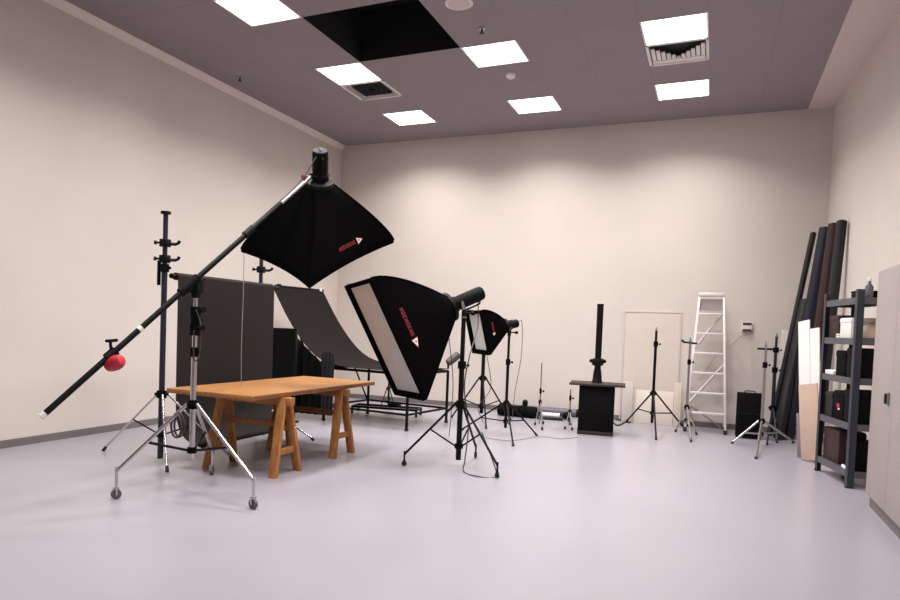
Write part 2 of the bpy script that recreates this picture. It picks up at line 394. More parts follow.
# --- backdrop stands, crossbar, paper
pb1 = (-4.47, 4.718); pb2 = (-4.54, 6.25)
def hooks(t, bx, by, zs, dirn, m):
    for z in zs:
        k = MB(); k.box((bx, by, z), (.075, .075, .07), bev=.008)
        c = k.build('hook_bracket', m, t)
        MB().tube([(bx, by, z-.005), (bx+dirn[0]*.09, by+dirn[1]*.09, z-.005), (bx+dirn[0]*.115, by+dirn[1]*.115, z+.008), (bx+dirn[0]*.122, by+dirn[1]*.122, z+.028)], .015).build('hook', m, c)
        MB().cyl((bx-dirn[0]*.02, by-dirn[1]*.02, z), (bx-dirn[0]*.08, by-dirn[1]*.08, z), .01).cyl((bx-dirn[0]*.07, by-dirn[1]*.07, z), (bx-dirn[0]*.095, by-dirn[1]*.095, z), .018, n=8).build('knob', m, c)
s1 = stand('backdrop_stand', 'tall blue-black backdrop stand with hooks and silver legs, by the left wall', pb1, row(pb1, 213), row(pb1, 394), [P2(104, 451), P2(167, 472), (-3.96, 5.10)], M['navy'], M['chrome'], r=.026, low=row(pb1, 434), pole_bottom=.03, sections=[row(pb1, 268)], brace=.55, spigot=False, head=M['navy'], group='pair of backdrop stands')
MB().cyl((*pb1, row(pb1, 214)), (*pb1, row(pb1, 211.5)), .045).build('top_cap', M['black'], s1)
hd = V((.75, .66, 0)).normalized()
hooks(s1, *pb1, [row(pb1, 243), row(pb1, 259)], hd, M['black'])
MB().box((pb1[0]-.045, pb1[1]-.02, row(pb1, 273)), (.02, .03, .22), bev=.004).build('latch_strap', M['blackmat'], s1)
s2 = stand('backdrop_stand', 'blue-black backdrop stand at the far end of the charcoal paper, under the tilted softbox', pb2, 2.10, row(pb2, 404), [at_z(263, 435).to_2d(), P2(313, 441), (-4.98, 6.78)], M['navy'], M['chrome'], r=.026, low=.27, pole_bottom=.03, sections=[1.60], spigot=False, head=M['navy'], group='pair of backdrop stands')
hooks(s2, *pb2, [1.86], hd, M['black'])
zb = 1.675
e0, e1 = V((-4.45, 4.83, zb)), V((-4.47, 6.44, zb))
r = thing('backdrop_roll', 'charcoal grey backdrop paper hanging from its roll between two stands, behind the wooden table', 'backdrop', (-4.42, 5.7, 0))
MB().cyl(e0-V((0, .06, 0)), e1+V((0, .05, 0)), .018).build('crossbar', M['black'], r)
ax = (e1-e0).normalized(); pa, pz = e0+ax*0, e0+ax*1.52
MB().cyl(pa, pz, .034, n=24).build('paper_roll', M['paper'], r)
for k, t in enumerate((-.05, 1.53)): MB().cyl(e0+ax*t, e0+ax*(t+.06), .024).build('roll_holder', M['black'], r)
rows = []
prof = [(.035, 0), (.037, -.3), (.038, -.7), (.040, -1.0), (.045, -1.18), (.062, -1.30), (.10, -1.40), (.17, -1.47), (.27, -1.51), (.36, -1.53)]
prof = [(q.x, q.y) for q in catmull([(x, z, 0) for x, z in prof], 4)]
for x, z in prof:
    rows.append([V((pa.x+(pz.x-pa.x)*t+x+.004*math.sin(t*9), pa.y+(pz.y-pa.y)*t, zb+z)) for t in [i/12 for i in range(13)]])
MB().grid(rows, thick=(.004, 0, .002)).build('paper', M['paper'], r, smooth=60)

# --- boom stand on casters, boom arm
bb = (-3.50, 4.02)
bs = stand('boom_stand', 'silver boom stand on three casters with a long slanting black arm', bb, row(bb, 296), row(bb, 404), [P2(116, 499), P2(253, 509), P2(212, 475)], M['chrome'], M['chrome'], r=.022, low=row(bb, 450), pole_bottom=.25, caster=(.20, .036), sections=[row(bb, 352), row(bb, 320)], brace=.42, spigot=False, legr=.014, brm=M['black'])
for v in (330, 312):
    z = row(bb, v); MB().cyl((*bb, z-.04), (*bb, z+.04), .042).cyl((bb[0], bb[1], z), (bb[0]+.09, bb[1]-.03, z+.02), .012).cyl((bb[0]+.08, bb[1]-.03, z+.015), (bb[0]+.11, bb[1]-.04, z+.02), .022, n=8).build('clamp_collar', M['blackmat'], bs)
piv = V((bb[0], bb[1], row(bb, 286)))
MB().cyl((*bb, row(bb, 298)), piv-V((0, 0, .03)), .04).box(piv, (.09, .08, .11), bev=.012).build('boom_pivot', M['black'], bs)
# top softbox pose
dC = 6.15
tc_ = at_d(319.5, 244, dC)
def camv(x, y, z): return (RT*x+UP*y+FW*z)
n_top = camv(-.075, -.79, .61).normalized()
SB_D = .58
def in_face(x, y):               # vector in the plane of the front with the given sideways and upward extent
    nx, ny, nz = n_top.dot(RT), n_top.dot(UP), n_top.dot(FW)
    return camv(x, y, -(nx*x+ny*y)/nz)
da = in_face(.665, .066); db = in_face(-.02, -.40); db *= da.length/db.length      # half diagonals of the front
e1_ = da.normalized()
apex_top = tc_-n_top*SB_D
head_mid = apex_top-n_top*.05
b0 = at_d(46, 417, 4.42)
bdir = None
b1 = head_mid + camv(-.07, 0, -.03)
# keep the arm straight through the pivot side: lower end follows the line from the head through the pivot
d1 = (piv+V((0, -.05, .0))-b1).normalized()
pv = piv+V((.0, -.075, 0))
d1 = (pv-b1).normalized(); low = pv+d1*1.31
mid = b1+(pv-b1)*.54
ba = MB().cyl(low, mid, .021).build('boom_arm', M['black'], bs, label='long black slanting boom arm')
tip = b1+(mid-b1)*.5
MB().cyl(mid-d1*-.05, tip, .016).build('inner_tube', M['black'], ba, label='thinner black inner tube')
MB().cyl(tip, b1, .0165).build('highlight_tube', M['steel'], ba, label='tip tube, silver as a painted highlight')  # silver colour paints in the highlight near the end of the dark arm
MB().cyl(mid+d1*.05, mid-d1*.05, .032).build('lock_collar', M['black'], ba)
MB().cyl(pv+d1*.09, pv-d1*.09, .035).box(pv+V((0, .03, 0)), (.06, .06, .06), bev=.01).build('clamp', M['blackmat'], ba)
MB().cyl(low+d1*-.004, low+d1*.03, .022).build('end_cap', M['tape'], ba)
MB().cyl(pv+d1*.47, pv+d1*.50, .0225).build('tape_band', M['tape'], ba)
def wpos(u, v):   # point on the arm nearest to a picture point
    best = min(range(200), key=lambda k: (lambda q: (CX+CF*(q-CAM).dot(RT)/(q-CAM).dot(FW)-u)**2)(low+(pv-low)*(k/199)))
    return low+(pv-low)*(best/199)
w = wpos(111, 357)
hang = V((0.02, 0, -1)).normalized()
c = MB(); c.cyl(w-d1*.04, w+d1*.04, .036); c.cyl(w, w+V((-.01, 0, .09)), .010).cyl(w+V((-.05, 0, .09)), w+V((.05, 0, .10)), .011, n=8)
cl = c.build('weight_clamp', M['black'], ba)
rw = MB(); wc = w+V((.035, 0, -.055)); dirw = (V((.9, .1, .35))).normalized()
rw.lathe(wc-dirw*.07, dirw, [(.02, 0), (.042, .010), (.052, .04), (.054, .08), (.048, .112), (.036, .132), (.01, .138)], 12)
rw.build('counterweight', M['red'], ba, label='red counterweight')

# ------------------------------------------------------------------ softboxes and flash heads
def softbox(name, label, C, ex, ey, n, w, h, d, ring=.10, bow=.05, pw=1.9, pwb=None, panel=None, sag=.10, strip=None, lip=.035, group=None, logo=1.):
    """C front centre; ex,ey,n orthonormal, n points out of the front"""
    t = thing(name, label, 'softbox', C-n*d*.5, group)
    def side(k, s, tt, off=0.):
        # k: 0 +y,1 +x,2 -y,3 -x ; s -1..1 along the edge
        hx, hy = w/2, h/2
        if k == 0: f = V((s*hx, hy-bow*h*(1-s*s), 0)); a = PI/2-s*PI/4
        elif k == 1: f = V((hx-bow*w*(1-s*s), -s*hy, 0)); a = -s*PI/4
        elif k == 2: f = V((-s*hx, -hy+bow*h*(1-s*s), 0)); a = -PI/2-s*PI/4
        else: f = V((-hx+bow*w*(1-s*s), s*hy, 0)); a = PI-s*PI/4
        g = V((ring*math.cos(a), ring*math.sin(a), 0))
        yy = max(-1, min(1, f.y/hy)); q = tt**(pw if pwb is None else pw*(.5+.5*yy)+pwb*(.5-.5*yy))
        p = f*(1-q)+g*q
        p *= 1-sag*(1-s*s)*math.sin(PI*tt)**1.0*.8
        return C+ex*(p.x)+ey*(p.y)-n*(d*tt)
    NS, NT = 12, 14
    b = MB()
    for k in range(4):
        b.grid([[side(k, -1+2*i/NS, j/NT) for i in range(NS+1)] for j in range(NT+1)])
    # front rim and inner lip
    def rim(k, s, inset, dep):
        hx, hy = w/2-inset, h/2-inset; bw, bh = bow*w, bow*h
        p = [(s*hx, hy-bh*(1-s*s)), (hx-bw*(1-s*s), -s*hy), (-s*hx, -hy+bh*(1-s*s)), (-hx+bw*(1-s*s), s*hy)][k]
        return C+ex*p[0]+ey*p[1]-n*dep
    for k in range(4):
        S_ = [-1+2*i/NS for i in range(NS+1)]
        b.grid([[rim(k, s, 0, 0) for s in S_], [rim(k, s, 0, -lip) for s in S_], [rim(k, s, .012, -lip) for s in S_], [rim(k, s, .014, -.004) for s in S_], [rim(k, s, .045, -.002) for s in S_], [rim(k, s, .05, .02) for s in S_]])
    bmesh.ops.remove_doubles(b.bm, verts=list(b.bm.verts), dist=.0015)
    sh = b.build('fabric_shell', M['nylon'], t, smooth=40)
    # diffuser
    m = MB(); rows = []
    for j in range(9):
        v = -1+2*j/8; r_ = []
        for i in range(9):
            u = -1+2*i/8
            x = u*(w/2-.045-bow*w*(1-v*v)); y = v*(h/2-.045-bow*h*(1-u*u))
            r_.append(C+ex*x+ey*y-n*(.008-.004*(1-u*u)*(1-v*v)))
        rows.append(r_)
    m.grid(rows, thick=-n*.004); m.build('front_diffuser', M['diff'], t, smooth=60, label='white diffuser front')
    # ribs along the four corners
    for k in range(4): MB().tube([side(k, 1, j/10) for j in range(11)], .007, 6).build('rib_sleeve', M['nylon'], t)
    MB().lathe(C-n*(d-.02), -n, [(ring*.9, 0), (ring*1.12, .008), (ring*1.12, .04), (ring*.85, .05)], 20).build('speed_ring', M['black'], t)
    # printed emblem on one side panel
    k, s0, s1, tt, tw = panel
    def dec(s, q, off):
        p = side(k, s, q); ds = side(k, s+.02, q)-side(k, s-.02, q); dt = side(k, s, q+.02)-side(k, s, q-.02)
        nn = ds.cross(dt).normalized()
        if nn.dot(p-(C-n*d*.45)) < 0: nn = -nn
        return p+nn*off
    b = MB(); N = 8; step = (s1-s0)/N
    rnd = random.Random(3)
    for i in range(N):
        a = s0+step*i; wl = step*.74
        lo, hi = tt-tw*.5, tt+tw*.5
        bars = [(a, a+wl*.3, lo, hi)]
        if i % 3 == 0: bars += [(a+wl*.62, a+wl, lo, hi), (a, a+wl, tt-tw*.08, tt+tw*.1)]
        elif i % 3 == 1: bars += [(a, a+wl, hi-tw*.2, hi), (a, a+wl, lo, lo+tw*.2), (a+wl*.7, a+wl, lo, hi)]
        else: bars += [(a, a+wl, lo, lo+tw*.22), (a, a+wl*.8, tt-.1*tw, tt+.1*tw), (a, a+wl, hi-tw*.2, hi)]
        for sa, sb, qa, qb in bars: b.grid([[dec(sa, qa, .004), dec(sb, qa, .004)], [dec(sa, qb, .004), dec(sb, qb, .004)]])
    b.build('printed_lettering', M['redprint'], t, label='red printed lettering')
    g = step*1.75; c0 = s1+g*.85*(1 if s1 > s0 else 1); sg = 1 if s1 > s0 else -1; g = abs(g)
    def tri(r, off, rot=0.):
        pts = []
        ratio = tw/abs(step)*.62
        for a in (0, 120, 240):
            x = math.cos(math.radians(a+rot))*r; y = math.sin(math.radians(a+rot))*r
            pts.append(dec(c0+sg*x, tt+y*ratio, off))
        return pts
    b = MB()
    for pts in (tri(g*1.15, .005),): b._add(pts, [(0, 1, 2)])
    b.build('printed_emblem', M['redprint'], t, label='red printed triangle')
    o, i_ = tri(g*.86, .007), tri(g*.33, .007)
    b = MB(); b._add(o+i_, [(0, 1, 4, 3), (1, 2, 5, 4), (2, 0, 3, 5)]); b.build('printed_emblem', M['whiteprint'], t, label='white printed triangle outline')
    return t

def flash_head(name, label, base, d, length, r, knob_side, group=None, m=None):
    """base: front of the head at the speed ring; d points backwards"""
    m = m or M['blackmat']
    d = d.normalized(); k = d.orthogonal().normalized() if knob_side is None else (knob_side-d*knob_side.dot(d)).normalized()
    t = thing(name, label, 'studio flash', base+d*length*.5, group)
    MB().lathe(base, d, [(r*.95, 0), (r*1.12, .01), (r*1.12, .05), (r, .06), (r, length*.93), (r*.93, length)], 20).build('body', m, t)
    MB().lathe(base+d*length, d, [(r*.90, 0), (r*.86, .006), (r*.7, .008)], 20).build('control_panel', M['vent_dark'], t)
    for s in (-.35, .1, .45):
        q = base+d*(length+.008)+k*r*s
        MB().cyl(q, q+d*.014, r*.14, n=10).build('dial', M['steel'], t)
    s = d.cross(k).normalized()
    MB().tube(catmull([base+d*length*.35+k*r, base+d*length*.4+k*r*1.3, base+d*length*.8+k*r*1.3, base+d*length*.85+k*r], 5), r*.13).build('carry_handle', M['blackmat'], t)
    for j in range(4): MB().box(base+d*(length*(.35+.12*j))+s*r*.985, (.012, .012, .012), frame_rot(d, k, s)).build('vent_slot', M['vent_dark'], t)
    return t

ex_t, ey_t = da-db, da+db
TW, TH = ex_t.length, ey_t.length
ex_t.normalize(); ey_t.normalize()
softbox('softbox', 'black softbox tilted corner-down at the upper end of the boom arm', tc_, ex_t, ey_t, n_top, TW, TH, SB_D, ring=.105, bow=.05, pw=1.22, panel=(0, -.22, .22, .20, .055), sag=.05, group='black softboxes')
flash_head('flash_head', 'black flash head standing upright on top of the tilted boom softbox', apex_top-n_top*.03, -n_top, .25, .066, camv(.3, 0, -.9), 'studio flash heads')
jn = thing('tilt_bracket', 'small black bracket with knob joining boom arm tip and upright flash head', 'bracket', b1)
MB().cyl(b1-d1*.0, b1-d1*.05, .03).cyl(b1, head_mid, .022).build('clamp', M['black'], jn)
MB().cyl(b1, b1+camv(-.06, -.01, -.03), .008).cyl(b1+camv(-.05, -.01, -.025), b1+camv(-.075, -.01, -.035), .022, n=10).build('knob', M['redprint'], jn, label='dark red knob')

def face_from(corners, n_guess, dn, df):
    TL, TR, BL, BR = corners
    return at_d(*TL, df), at_d(*TR, dn), at_d(*BL, df), at_d(*BR, dn)
def sb_pose(TL, TR, BL, BR, dn, df, dl):
    a, b_, c_, d_ = at_d(*TL, df-dl), at_d(*TR, dn-dl), at_d(*BL, df+dl), at_d(*BR, dn+dl)
    C = (a+b_+c_+d_)/4
    ex = ((b_-a)+(d_-c_)); ey = ((a-c_)+(b_-d_)); w = ex.length/2; h = ey.length/2
    ex.normalize(); ey = (ey-ex*ey.dot(ex)).normalized()
    n = ex.cross(ey)
    return C, ex, ey, n, w, h
C2, ex2, ey2, n2, w2, h2 = sb_pose((345.5, 286), (372, 276.5), (398.7, 392.5), (426, 400.5), 6.22, 6.98, .08)
if n2.dot(CAM-C2) < 0: n2 = -n2; ex2 = -ex2
D2 = .74
softbox('softbox', 'big black softbox with white front facing left, beside the wooden table', C2, ex2, ey2, n2, w2, h2, D2, ring=.135, bow=.0, pw=1.42, pwb=1.0, panel=(1, -.45, .08, .20, .055) if ex2.dot(RT) > 0 else (3, .45, -.08, .20, .055), sag=.03, group='black softboxes')
ap2 = C2-n2*D2
flash_head('flash_head', 'grey-black flash head behind the big softbox, on top of its tripod', ap2-n2*.03, -n2+UP*-.06, .36, .072, -UP, 'studio flash heads')
C3, ex3, ey3, n3, w3, h3 = sb_pose((466.7, 310.7), (481.5, 310), (474.7, 352.5), (491, 355), 8.10, 8.62, .02)
if n3.dot(CAM-C3) < 0: n3 = -n3; ex3 = -ex3
D3 = .36
softbox('softbox', 'small black softbox with white front facing left, farthest of the three', C3, ex3, ey3, n3, w3, h3, D3, ring=.08, bow=.0, pw=1.6, pwb=1.0, panel=(1, -.45, .08, .30, .08) if ex3.dot(RT) > 0 else (3, .45, -.08, .30, .08), sag=.03, group='black softboxes')
ap3 = C3-n3*D3
flash_head('flash_head', 'small black flash head behind the small softbox, on its thin tripod', ap3-n3*.03, -n3, .13, .052, -RT, 'studio flash heads')

def yoke(label, ap, n, head_len, base_xy, top, r):
    """tilt bracket between a stand top and the flash head"""
    t = thing('tilt_bracket', label, 'bracket', (base_xy[0], base_xy[1], top))
    hp = ap-n*head_len
    q = V((base_xy[0], base_xy[1], top))
    MB().cyl(q, q+V((0, 0, .07)), .022).build('socket', M['black'], t)
    if (hp-q-V((0, 0, .06))).length > .02: MB().cyl(q+V((0, 0, .06)), hp, .018).build('neck', M['black'], t)
    MB().cyl(q+V((0, 0, .045)), q+V((.09, -.02, .045)), .008).cyl(q+V((.08, -.018, .045)), q+V((.11, -.024, .045)), .018, n=8).build('tilt_knob', M['blackmat'], t)
    return t
hp2 = ap2-n2*.16
sb2 = P2(458, 466); 
zt2 = min(row(sb2, 318), hp2.z-.12)
stand('light_stand', 'black tripod light stand on small wheels carrying the big softbox', sb2, zt2, row(sb2, 404), [P2(404, 466), P2(497, 478), P2(475.5, 458)], M['black'], M['black'], r=.025, low=row(sb2, 446), caster=(.11, .024), pole_bottom=.06, sections=[row(sb2, 365)], brace=.50, group='black light stands', legr=.011)
yoke('black tilt bracket between the big softbox head and its tripod', ap2, n2, .16, sb2, zt2, .07)
sb3 = P2(505, 436)
hp3 = ap3-n3*.10
zt3 = row(sb3, 336)
stand('light_stand', 'black tripod light stand carrying the small softbox', sb3, zt3, row(sb3, 403), [P2(462, 431), P2(513, 446), P2(536, 436)], M['black'], M['black'], r=.018, low=row(sb3, 421), pole_bottom=.10, sections=[row(sb3, 362)], group='black light stands', legr=.010)
yoke('black tilt bracket between the small softbox head and its tripod', ap3, n3, .10, sb3, zt3, .055)
sb4 = P2(481, 421)
stand('light_stand', 'black light stand half hidden behind the small softbox', sb4, row(sb4, 322), row(sb4, 378), [P2(452, 418), P2(486, 429), P2(510, 420)], M['black'], M['black'], r=.026, low=row(sb4, 406), pole_bottom=.11, sections=[row(sb4, 345)], group='black light stands', legr=.011)

# ------------------------------------------------------------------ wooden table on trestles
tp = [at_z(180, 387.5, .70), at_z(251, 398, .70), at_z(373, 382, .70), at_z(315.5, 376, .70)]
tcx = sum(p.x for p in tp)/4-.06; tcy = sum(p.y for p in tp)/4
L_ax = ((tp[2]-tp[1])+(tp[3]-tp[0])); tl = L_ax.length/2; ta = math.atan2(L_ax.y, L_ax.x)-PI/2
twid = ((tp[1]-tp[0])+(tp[2]-tp[3])).length/2
t = thing('table_top', 'long orange wooden table top resting across two trestles', 'table', (tcx, tcy, .658), rotz=ta, local=True)
MB().box((0, 0, .022), (twid, tl, .040), bev=.005).build('board', M['wood'], t)
for s in (-1, 1): MB().box((s*(twid/2-.001), 0, .021), (.006, tl-.02, .026)).build('edge_strip', M['edge'], t)
def trestle(label, cy, cxo, L):
    t = thing('trestle', label, 'trestle', (tcx+cxo, cy, 0), 'wooden trestles under the table', rotz=ta*.4, local=True)
    MB().box((0, 0, .622), (L+.10, .075, .07), bev=.005).build('top_beam', M['trestle'], t)
    for sx in (-1, 1):
        for sy in (-1, 1):
            a = V((sx*(L/2-.03), sy*.035, .655)); e = V((sx*(L/2), sy*.185, 0))
            d = (a-e).normalized(); x = V((1, 0, 0)); x = (x-d*x.dot(d)).normalized(); y = d.cross(x)
            c = (a+e)/2
            lg = MB(); lg.box(c, (.075, .04, (a-e).length), frame_rot(x, y, d), bev=.004)
            for v in lg.bm.verts:
                if v.co.z < .03: v.co.z = 0
                if v.co.z > .655: v.co.z = .655
            lg.build('leg', M['trestle'], t)
        MB().box((sx*(L/2-.012), 0, .20), (.03, .30, .055), bev=.004).build('cross_rail', M['trestle'], t)
    MB().box((0, .0, .42), (L-.1, .02, .05), bev=.003).build('stretcher', M['edge'], t)
trestle('orange wooden trestle under the near half of the table, close to the boom stand', 4.92, .115, .70)
trestle('orange wooden trestle under the far end of the table', 5.93, .08, .74)

# ------------------------------------------------------------------ curved shooting table
sa = -.13
sc = V((-3.97, 8.36, 0))
t = thing('shooting_table', 'black framed shooting table with a dark curved sheet, behind the big softbox', 'table', sc, rotz=sa, local=True)
LX, LY = 1.30, 1.04; TZ = .735
for sx in (-1, 1):
    for sy in (-1, 1):
        lg = MB().cyl((sx*LX/2, sy*LY/2, .02), (sx*LX/2, sy*LY/2, TZ-.03), .019).build('leg', M['black'], t)
        MB().cyl((sx*LX/2, sy*LY/2, 0), (sx*LX/2, sy*LY/2, .03), .026, n=12).build('rubber_foot', M['rubber'], lg)
for sy in (-1, 1):
    MB().cyl((-LX/2, sy*LY/2, TZ-.03), (LX/2, sy*LY/2, TZ-.03), .018).build('top_rail', M['black'], t)
    MB().cyl((-LX/2, sy*LY/2, .20), (LX/2, sy*LY/2, .20), .015).build('lower_rail', M['black'], t)
for sx in (-1, 1):
    MB().cyl((sx*LX/2, -LY/2, TZ-.03), (sx*LX/2, LY/2, TZ-.03), .018).build('top_rail', M['black'], t)
    MB().cyl((sx*LX/2, -LY/2, .20), (sx*LX/2, LY/2, .20), .015).build('lower_rail', M['black'], t)
pf = catmull([(LX/2, TZ, 0), (.2, TZ, 0), (-.20, TZ+.003, 0), (-.44, TZ+.025, 0), (-.70, .835, 0), (-.95, 1.01, 0), (-1.25, 1.34, 0), (-1.56, 1.79, 0)], 6)
MB().grid([[V((q.x, -LY/2-.08+(LY+.08)*i/6, q.y)) for i in range(7)] for q in pf], thick=(.003, 0, .006)).build('curved_sheet', M['sheet'], t, smooth=60)
for sy in (-1, 1):
    MB().tube([V((q.x-.012, sy*(LY/2-.01), q.y-.018)) for q in pf if q.x < -.3], .014).build('curved_support', M['black'], t)
q = pf[-1]
MB().cyl((q.x, -LY/2-.02, q.y+.004), (q.x, LY/2+.02, q.y+.004), .016).build('top_bar', M['black'], t)
for sy in (-1, 1):
    MB().box((q.x, sy*(LY/2-.06), q.y+.01), (.05, .05, .05), bev=.006).build('clip', M['white_metal'] if sy > 0 else M['black'], t)
    MB().cyl((-LX/2, sy*(LY/2-.03), .22), (-1.20, sy*(LY/2-.03), 1.25), .012).build('back_strut', M['black'], t)

# dark things round the shooting table
p = at_y(283, 328, 7.42)
r = thing('black_panel', 'tall black fabric panel standing between the charcoal paper and the shooting table', 'panel', (p.x, 7.42, 0))
hh = p.z
MB().box((p.x-.03, 7.42, hh/2+.01), (.46, .02, hh-.05)).build('fabric', M['cloth'], r)
b = MB()
for s in (-1, 1): b.box((p.x-.03+s*.235, 7.42, hh/2), (.022, .03, hh), bev=.003)
b.box((p.x-.03, 7.42, hh-.011), (.49, .03, .022), bev=.003); b.box((p.x-.03, 7.42, .03), (.49, .03, .022), bev=.003)
b.build('frame', M['black'], r)
for s in (-1, 1): MB().box((p.x-.03+s*.2, 7.42, .01), (.03, .30, .02), bev=.003).build('foot', M['black'], r)
rows = []
for j in range(13):
    v = j/12; r_ = []
    for i in range(25):
        s = i/24
        x = -5.06+.46*s; ztop = 1.18-.40*s**.8
        z = ztop*(1-v)+.10*v
        y = 7.72+.035*math.sin(s*27+v)*(.3+.7*v)+.01*math.sin(s*61)
        r_.append(V((x, y, z)))
    rows.append(r_)
o = MB().grid(rows, thick=(0, .012, 0)).build('draped_cloth', M['cloth'], smooth=70)
tag(recenter(o), 'black cloth hanging in folds below the curved sheet of the shooting table', 'cloth')
rows = []
for j in range(13):
    v = j/12; r_ = []
    for i in range(19):
        s = i/18
        x = -4.56+.19*s; z = .90*(1-v)+.12*v+.03*math.sin(s*PI)*(1-v)
        y = 7.62+.03*math.sin(s*22+v*1.3)*(.4+.6*v)
        r_.append(V((x, y, z)))
    rows.append(r_)
o = MB().grid(rows, thick=(0, .014, 0)).build('hanging_cloth', M['bluecloth'], smooth=70)
tag(recenter(o), 'dark blue-grey cloth hanging at the left corner of the shooting table', 'cloth')
# spare flash head clamped to the shooting table rail
q = sc+Matrix.Rotation(sa, 3, 'Z') @ V((LX/2, LY/2, TZ+.085))
r = thing('clamp_lamp', 'small grey lamp head clamped behind the big softbox at the shooting table corner', 'lamp', q)
dv = camv(.75, .6, .15).normalized()
MB().lathe(q-dv*.02, dv, [(.03, 0), (.05, .02), (.055, .10), (.052, .20), (.03, .215)]).build('body', M['darksteel'], r)
MB().cyl(q, q+V((0, 0, -.083)), .014).build('clamp', M['black'], r)
# thin stand behind the shooting table
q3 = P2(388, 407.5)
stand('light_stand', 'thin black light stand behind the shooting table', q3, row(q3, 352), row(q3, 388), [P2(381, 407), P2(390, 409.5), P2(394, 406)], M['black'], M['black'], r=.014, low=row(q3, 402), pole_bottom=.06, group='black light stands', legr=.008)
# low dolly
a, c = at_z(352, 413), at_z(416, 417.5)
t = thing('low_frame', 'low black wheeled frame on the floor behind the shooting table', 'frame', (a+c)/2)
dx = (c-a).normalized(); dy = V((-dx.y, dx.x, 0))
for s in (0, .30): MB().cyl(a+dy*s+V((0, 0, .10)), c+dy*s+V((0, 0, .10)), .018).build('rail', M['black'], t)
for k, e in enumerate((a, c)):
    MB().cyl(e+V((0, 0, .10)), e+dy*.30+V((0, 0, .10)), .018).build('cross_rail', M['black'], t)
    for s in (0, .30): MB().cyl(e+dy*s+V((0, 0, 0)), e+dy*s+V((0, 0, .10)), .018).build('foot', M['rubber'], t)
m_ = a+(c-a)*.62
MB().box(m_+dy*.15+V((0, 0, .14)), (.16, .14, .05), bev=.01).build('clamp_block', M['blackmat'], t)

# ------------------------------------------------------------------ along the back wall
# bundle on the floor
yb = 10.15
def lying(name, label, u0, u1, v, rr, m, cat, y, cap=None, zc=None):
    a, c = at_y(u0, v, y), at_y(u1, v, y+.05)
    z = rr if zc is None else zc
    a.z = c.z = z
    o = thing(name, label, cat, ((a.x+c.x)/2, (a.y+c.y)/2, z-rr))
    MB().cyl(a, c, rr, n=20).build('tube', m, o)
    dd = (c-a).normalized()
    for e, s in ((a, -1), (c, 1)): MB().cyl(e-dd*s*.005, e+dd*s*.012, rr*1.06, n=20).build('end_cap', cap or M['blackmat'], o)
    return o
lying('backdrop_tube', 'long purple-grey tube lying along the foot of the back wall', 500, 577, 412, .06, M['greytube'], 'tube', 10.62, zc=.062)
lying('backdrop_tube', 'short white tube lying on the floor beside the black equipment bag', 541, 560, 417, .035, M['white'], 'tube', 10.36)
lying('backdrop_tube', 'black tube lying on the floor in front of the white tube', 538, 562, 420, .028, M['darkroll'], 'tube', 10.05)
pa_, pc_ = at_y(497, 420, 10.1), at_y(538, 420, 10.1); pa_.z = pc_.z = 0
r = thing('equipment_bag', 'long black equipment bag lying on the floor behind the small softbox tripod', 'bag', (pa_+pc_)/2)
bx = MB(); L = pc_-pa_
prof2 = [(.02, 0), (.085, .02), (.095, .1), (.09, .3), (.092, .55), (.085, L.length-.03), (.03, L.length)]
bx.lathe(pa_+V((0, 0, .09)), L, prof2, 14)
for v in bx.bm.verts: v.co.z = max(v.co.z*.95, .001)
bx.build('body', M['cloth'], r)
for s in (.3, .65): MB().tube(catmull([pa_+L*s+V((-.05, -.09, .08)), pa_+L*s+V((-.04, -.10, .17)), pa_+L*s+V((.04, -.10, .17)), pa_+L*s+V((.05, -.09, .08))], 5), .008).build('handle', M['blackmat'], r)
q = at_y(525, 407, 10.35)
r = thing('lamp_head', 'small black lamp head standing behind the black equipment bag', 'lamp', (q.x, 10.35, 0))
MB().lathe((q.x, 10.35, 0), (0, 0, 1), [(.07, 0), (.07, .015), (.018, .03), (.015, .13), (.03, .14)]).build('base', M['black'], r)
MB().lathe((q.x, 10.35, .13), (0, 0, 1), [(.03, 0), (.042, .03), (.042, .085), (.02, .11)]).build('head', M['black'], r)
q = at_y(566, 417, 10.2)
r = thing('lens_hood', 'small black round reflector lying on the floor left of the black pedestal', 'reflector', (q.x, 10.2, 0))
MB().lathe((q.x-.05, 10.2, .06), (1, -.2, .1), [(.03, 0), (.055, .03), (.06, .10), (.055, .10), (.025, .035)]).build('shell', M['blackmat'], r)
# thin monopods
q = P2(539, 428)
stand('light_stand', 'thin grey light stand standing right of the black equipment bag', q, row(q, 363), row(q, 402), [P2(535, 425), P2(542, 430), P2(543, 424)], M['steel'], M['steel'], r=.010, low=row(q, 414), pole_bottom=.05, sections=[row(q, 391)], group='thin grey stands', legr=.006, spigot=False)
q = P2(569, 428)
stand('light_stand', 'short thin grey stand just left of the black pedestal', q, row(q, 389), row(q, 412), [P2(565, 429), P2(572, 430), P2(571, 425)], M['steel'], M['steel'], r=.010, low=row(q, 420), pole_bottom=.04, sections=[row(q, 398)], group='thin grey stands', legr=.006, spigot=False)

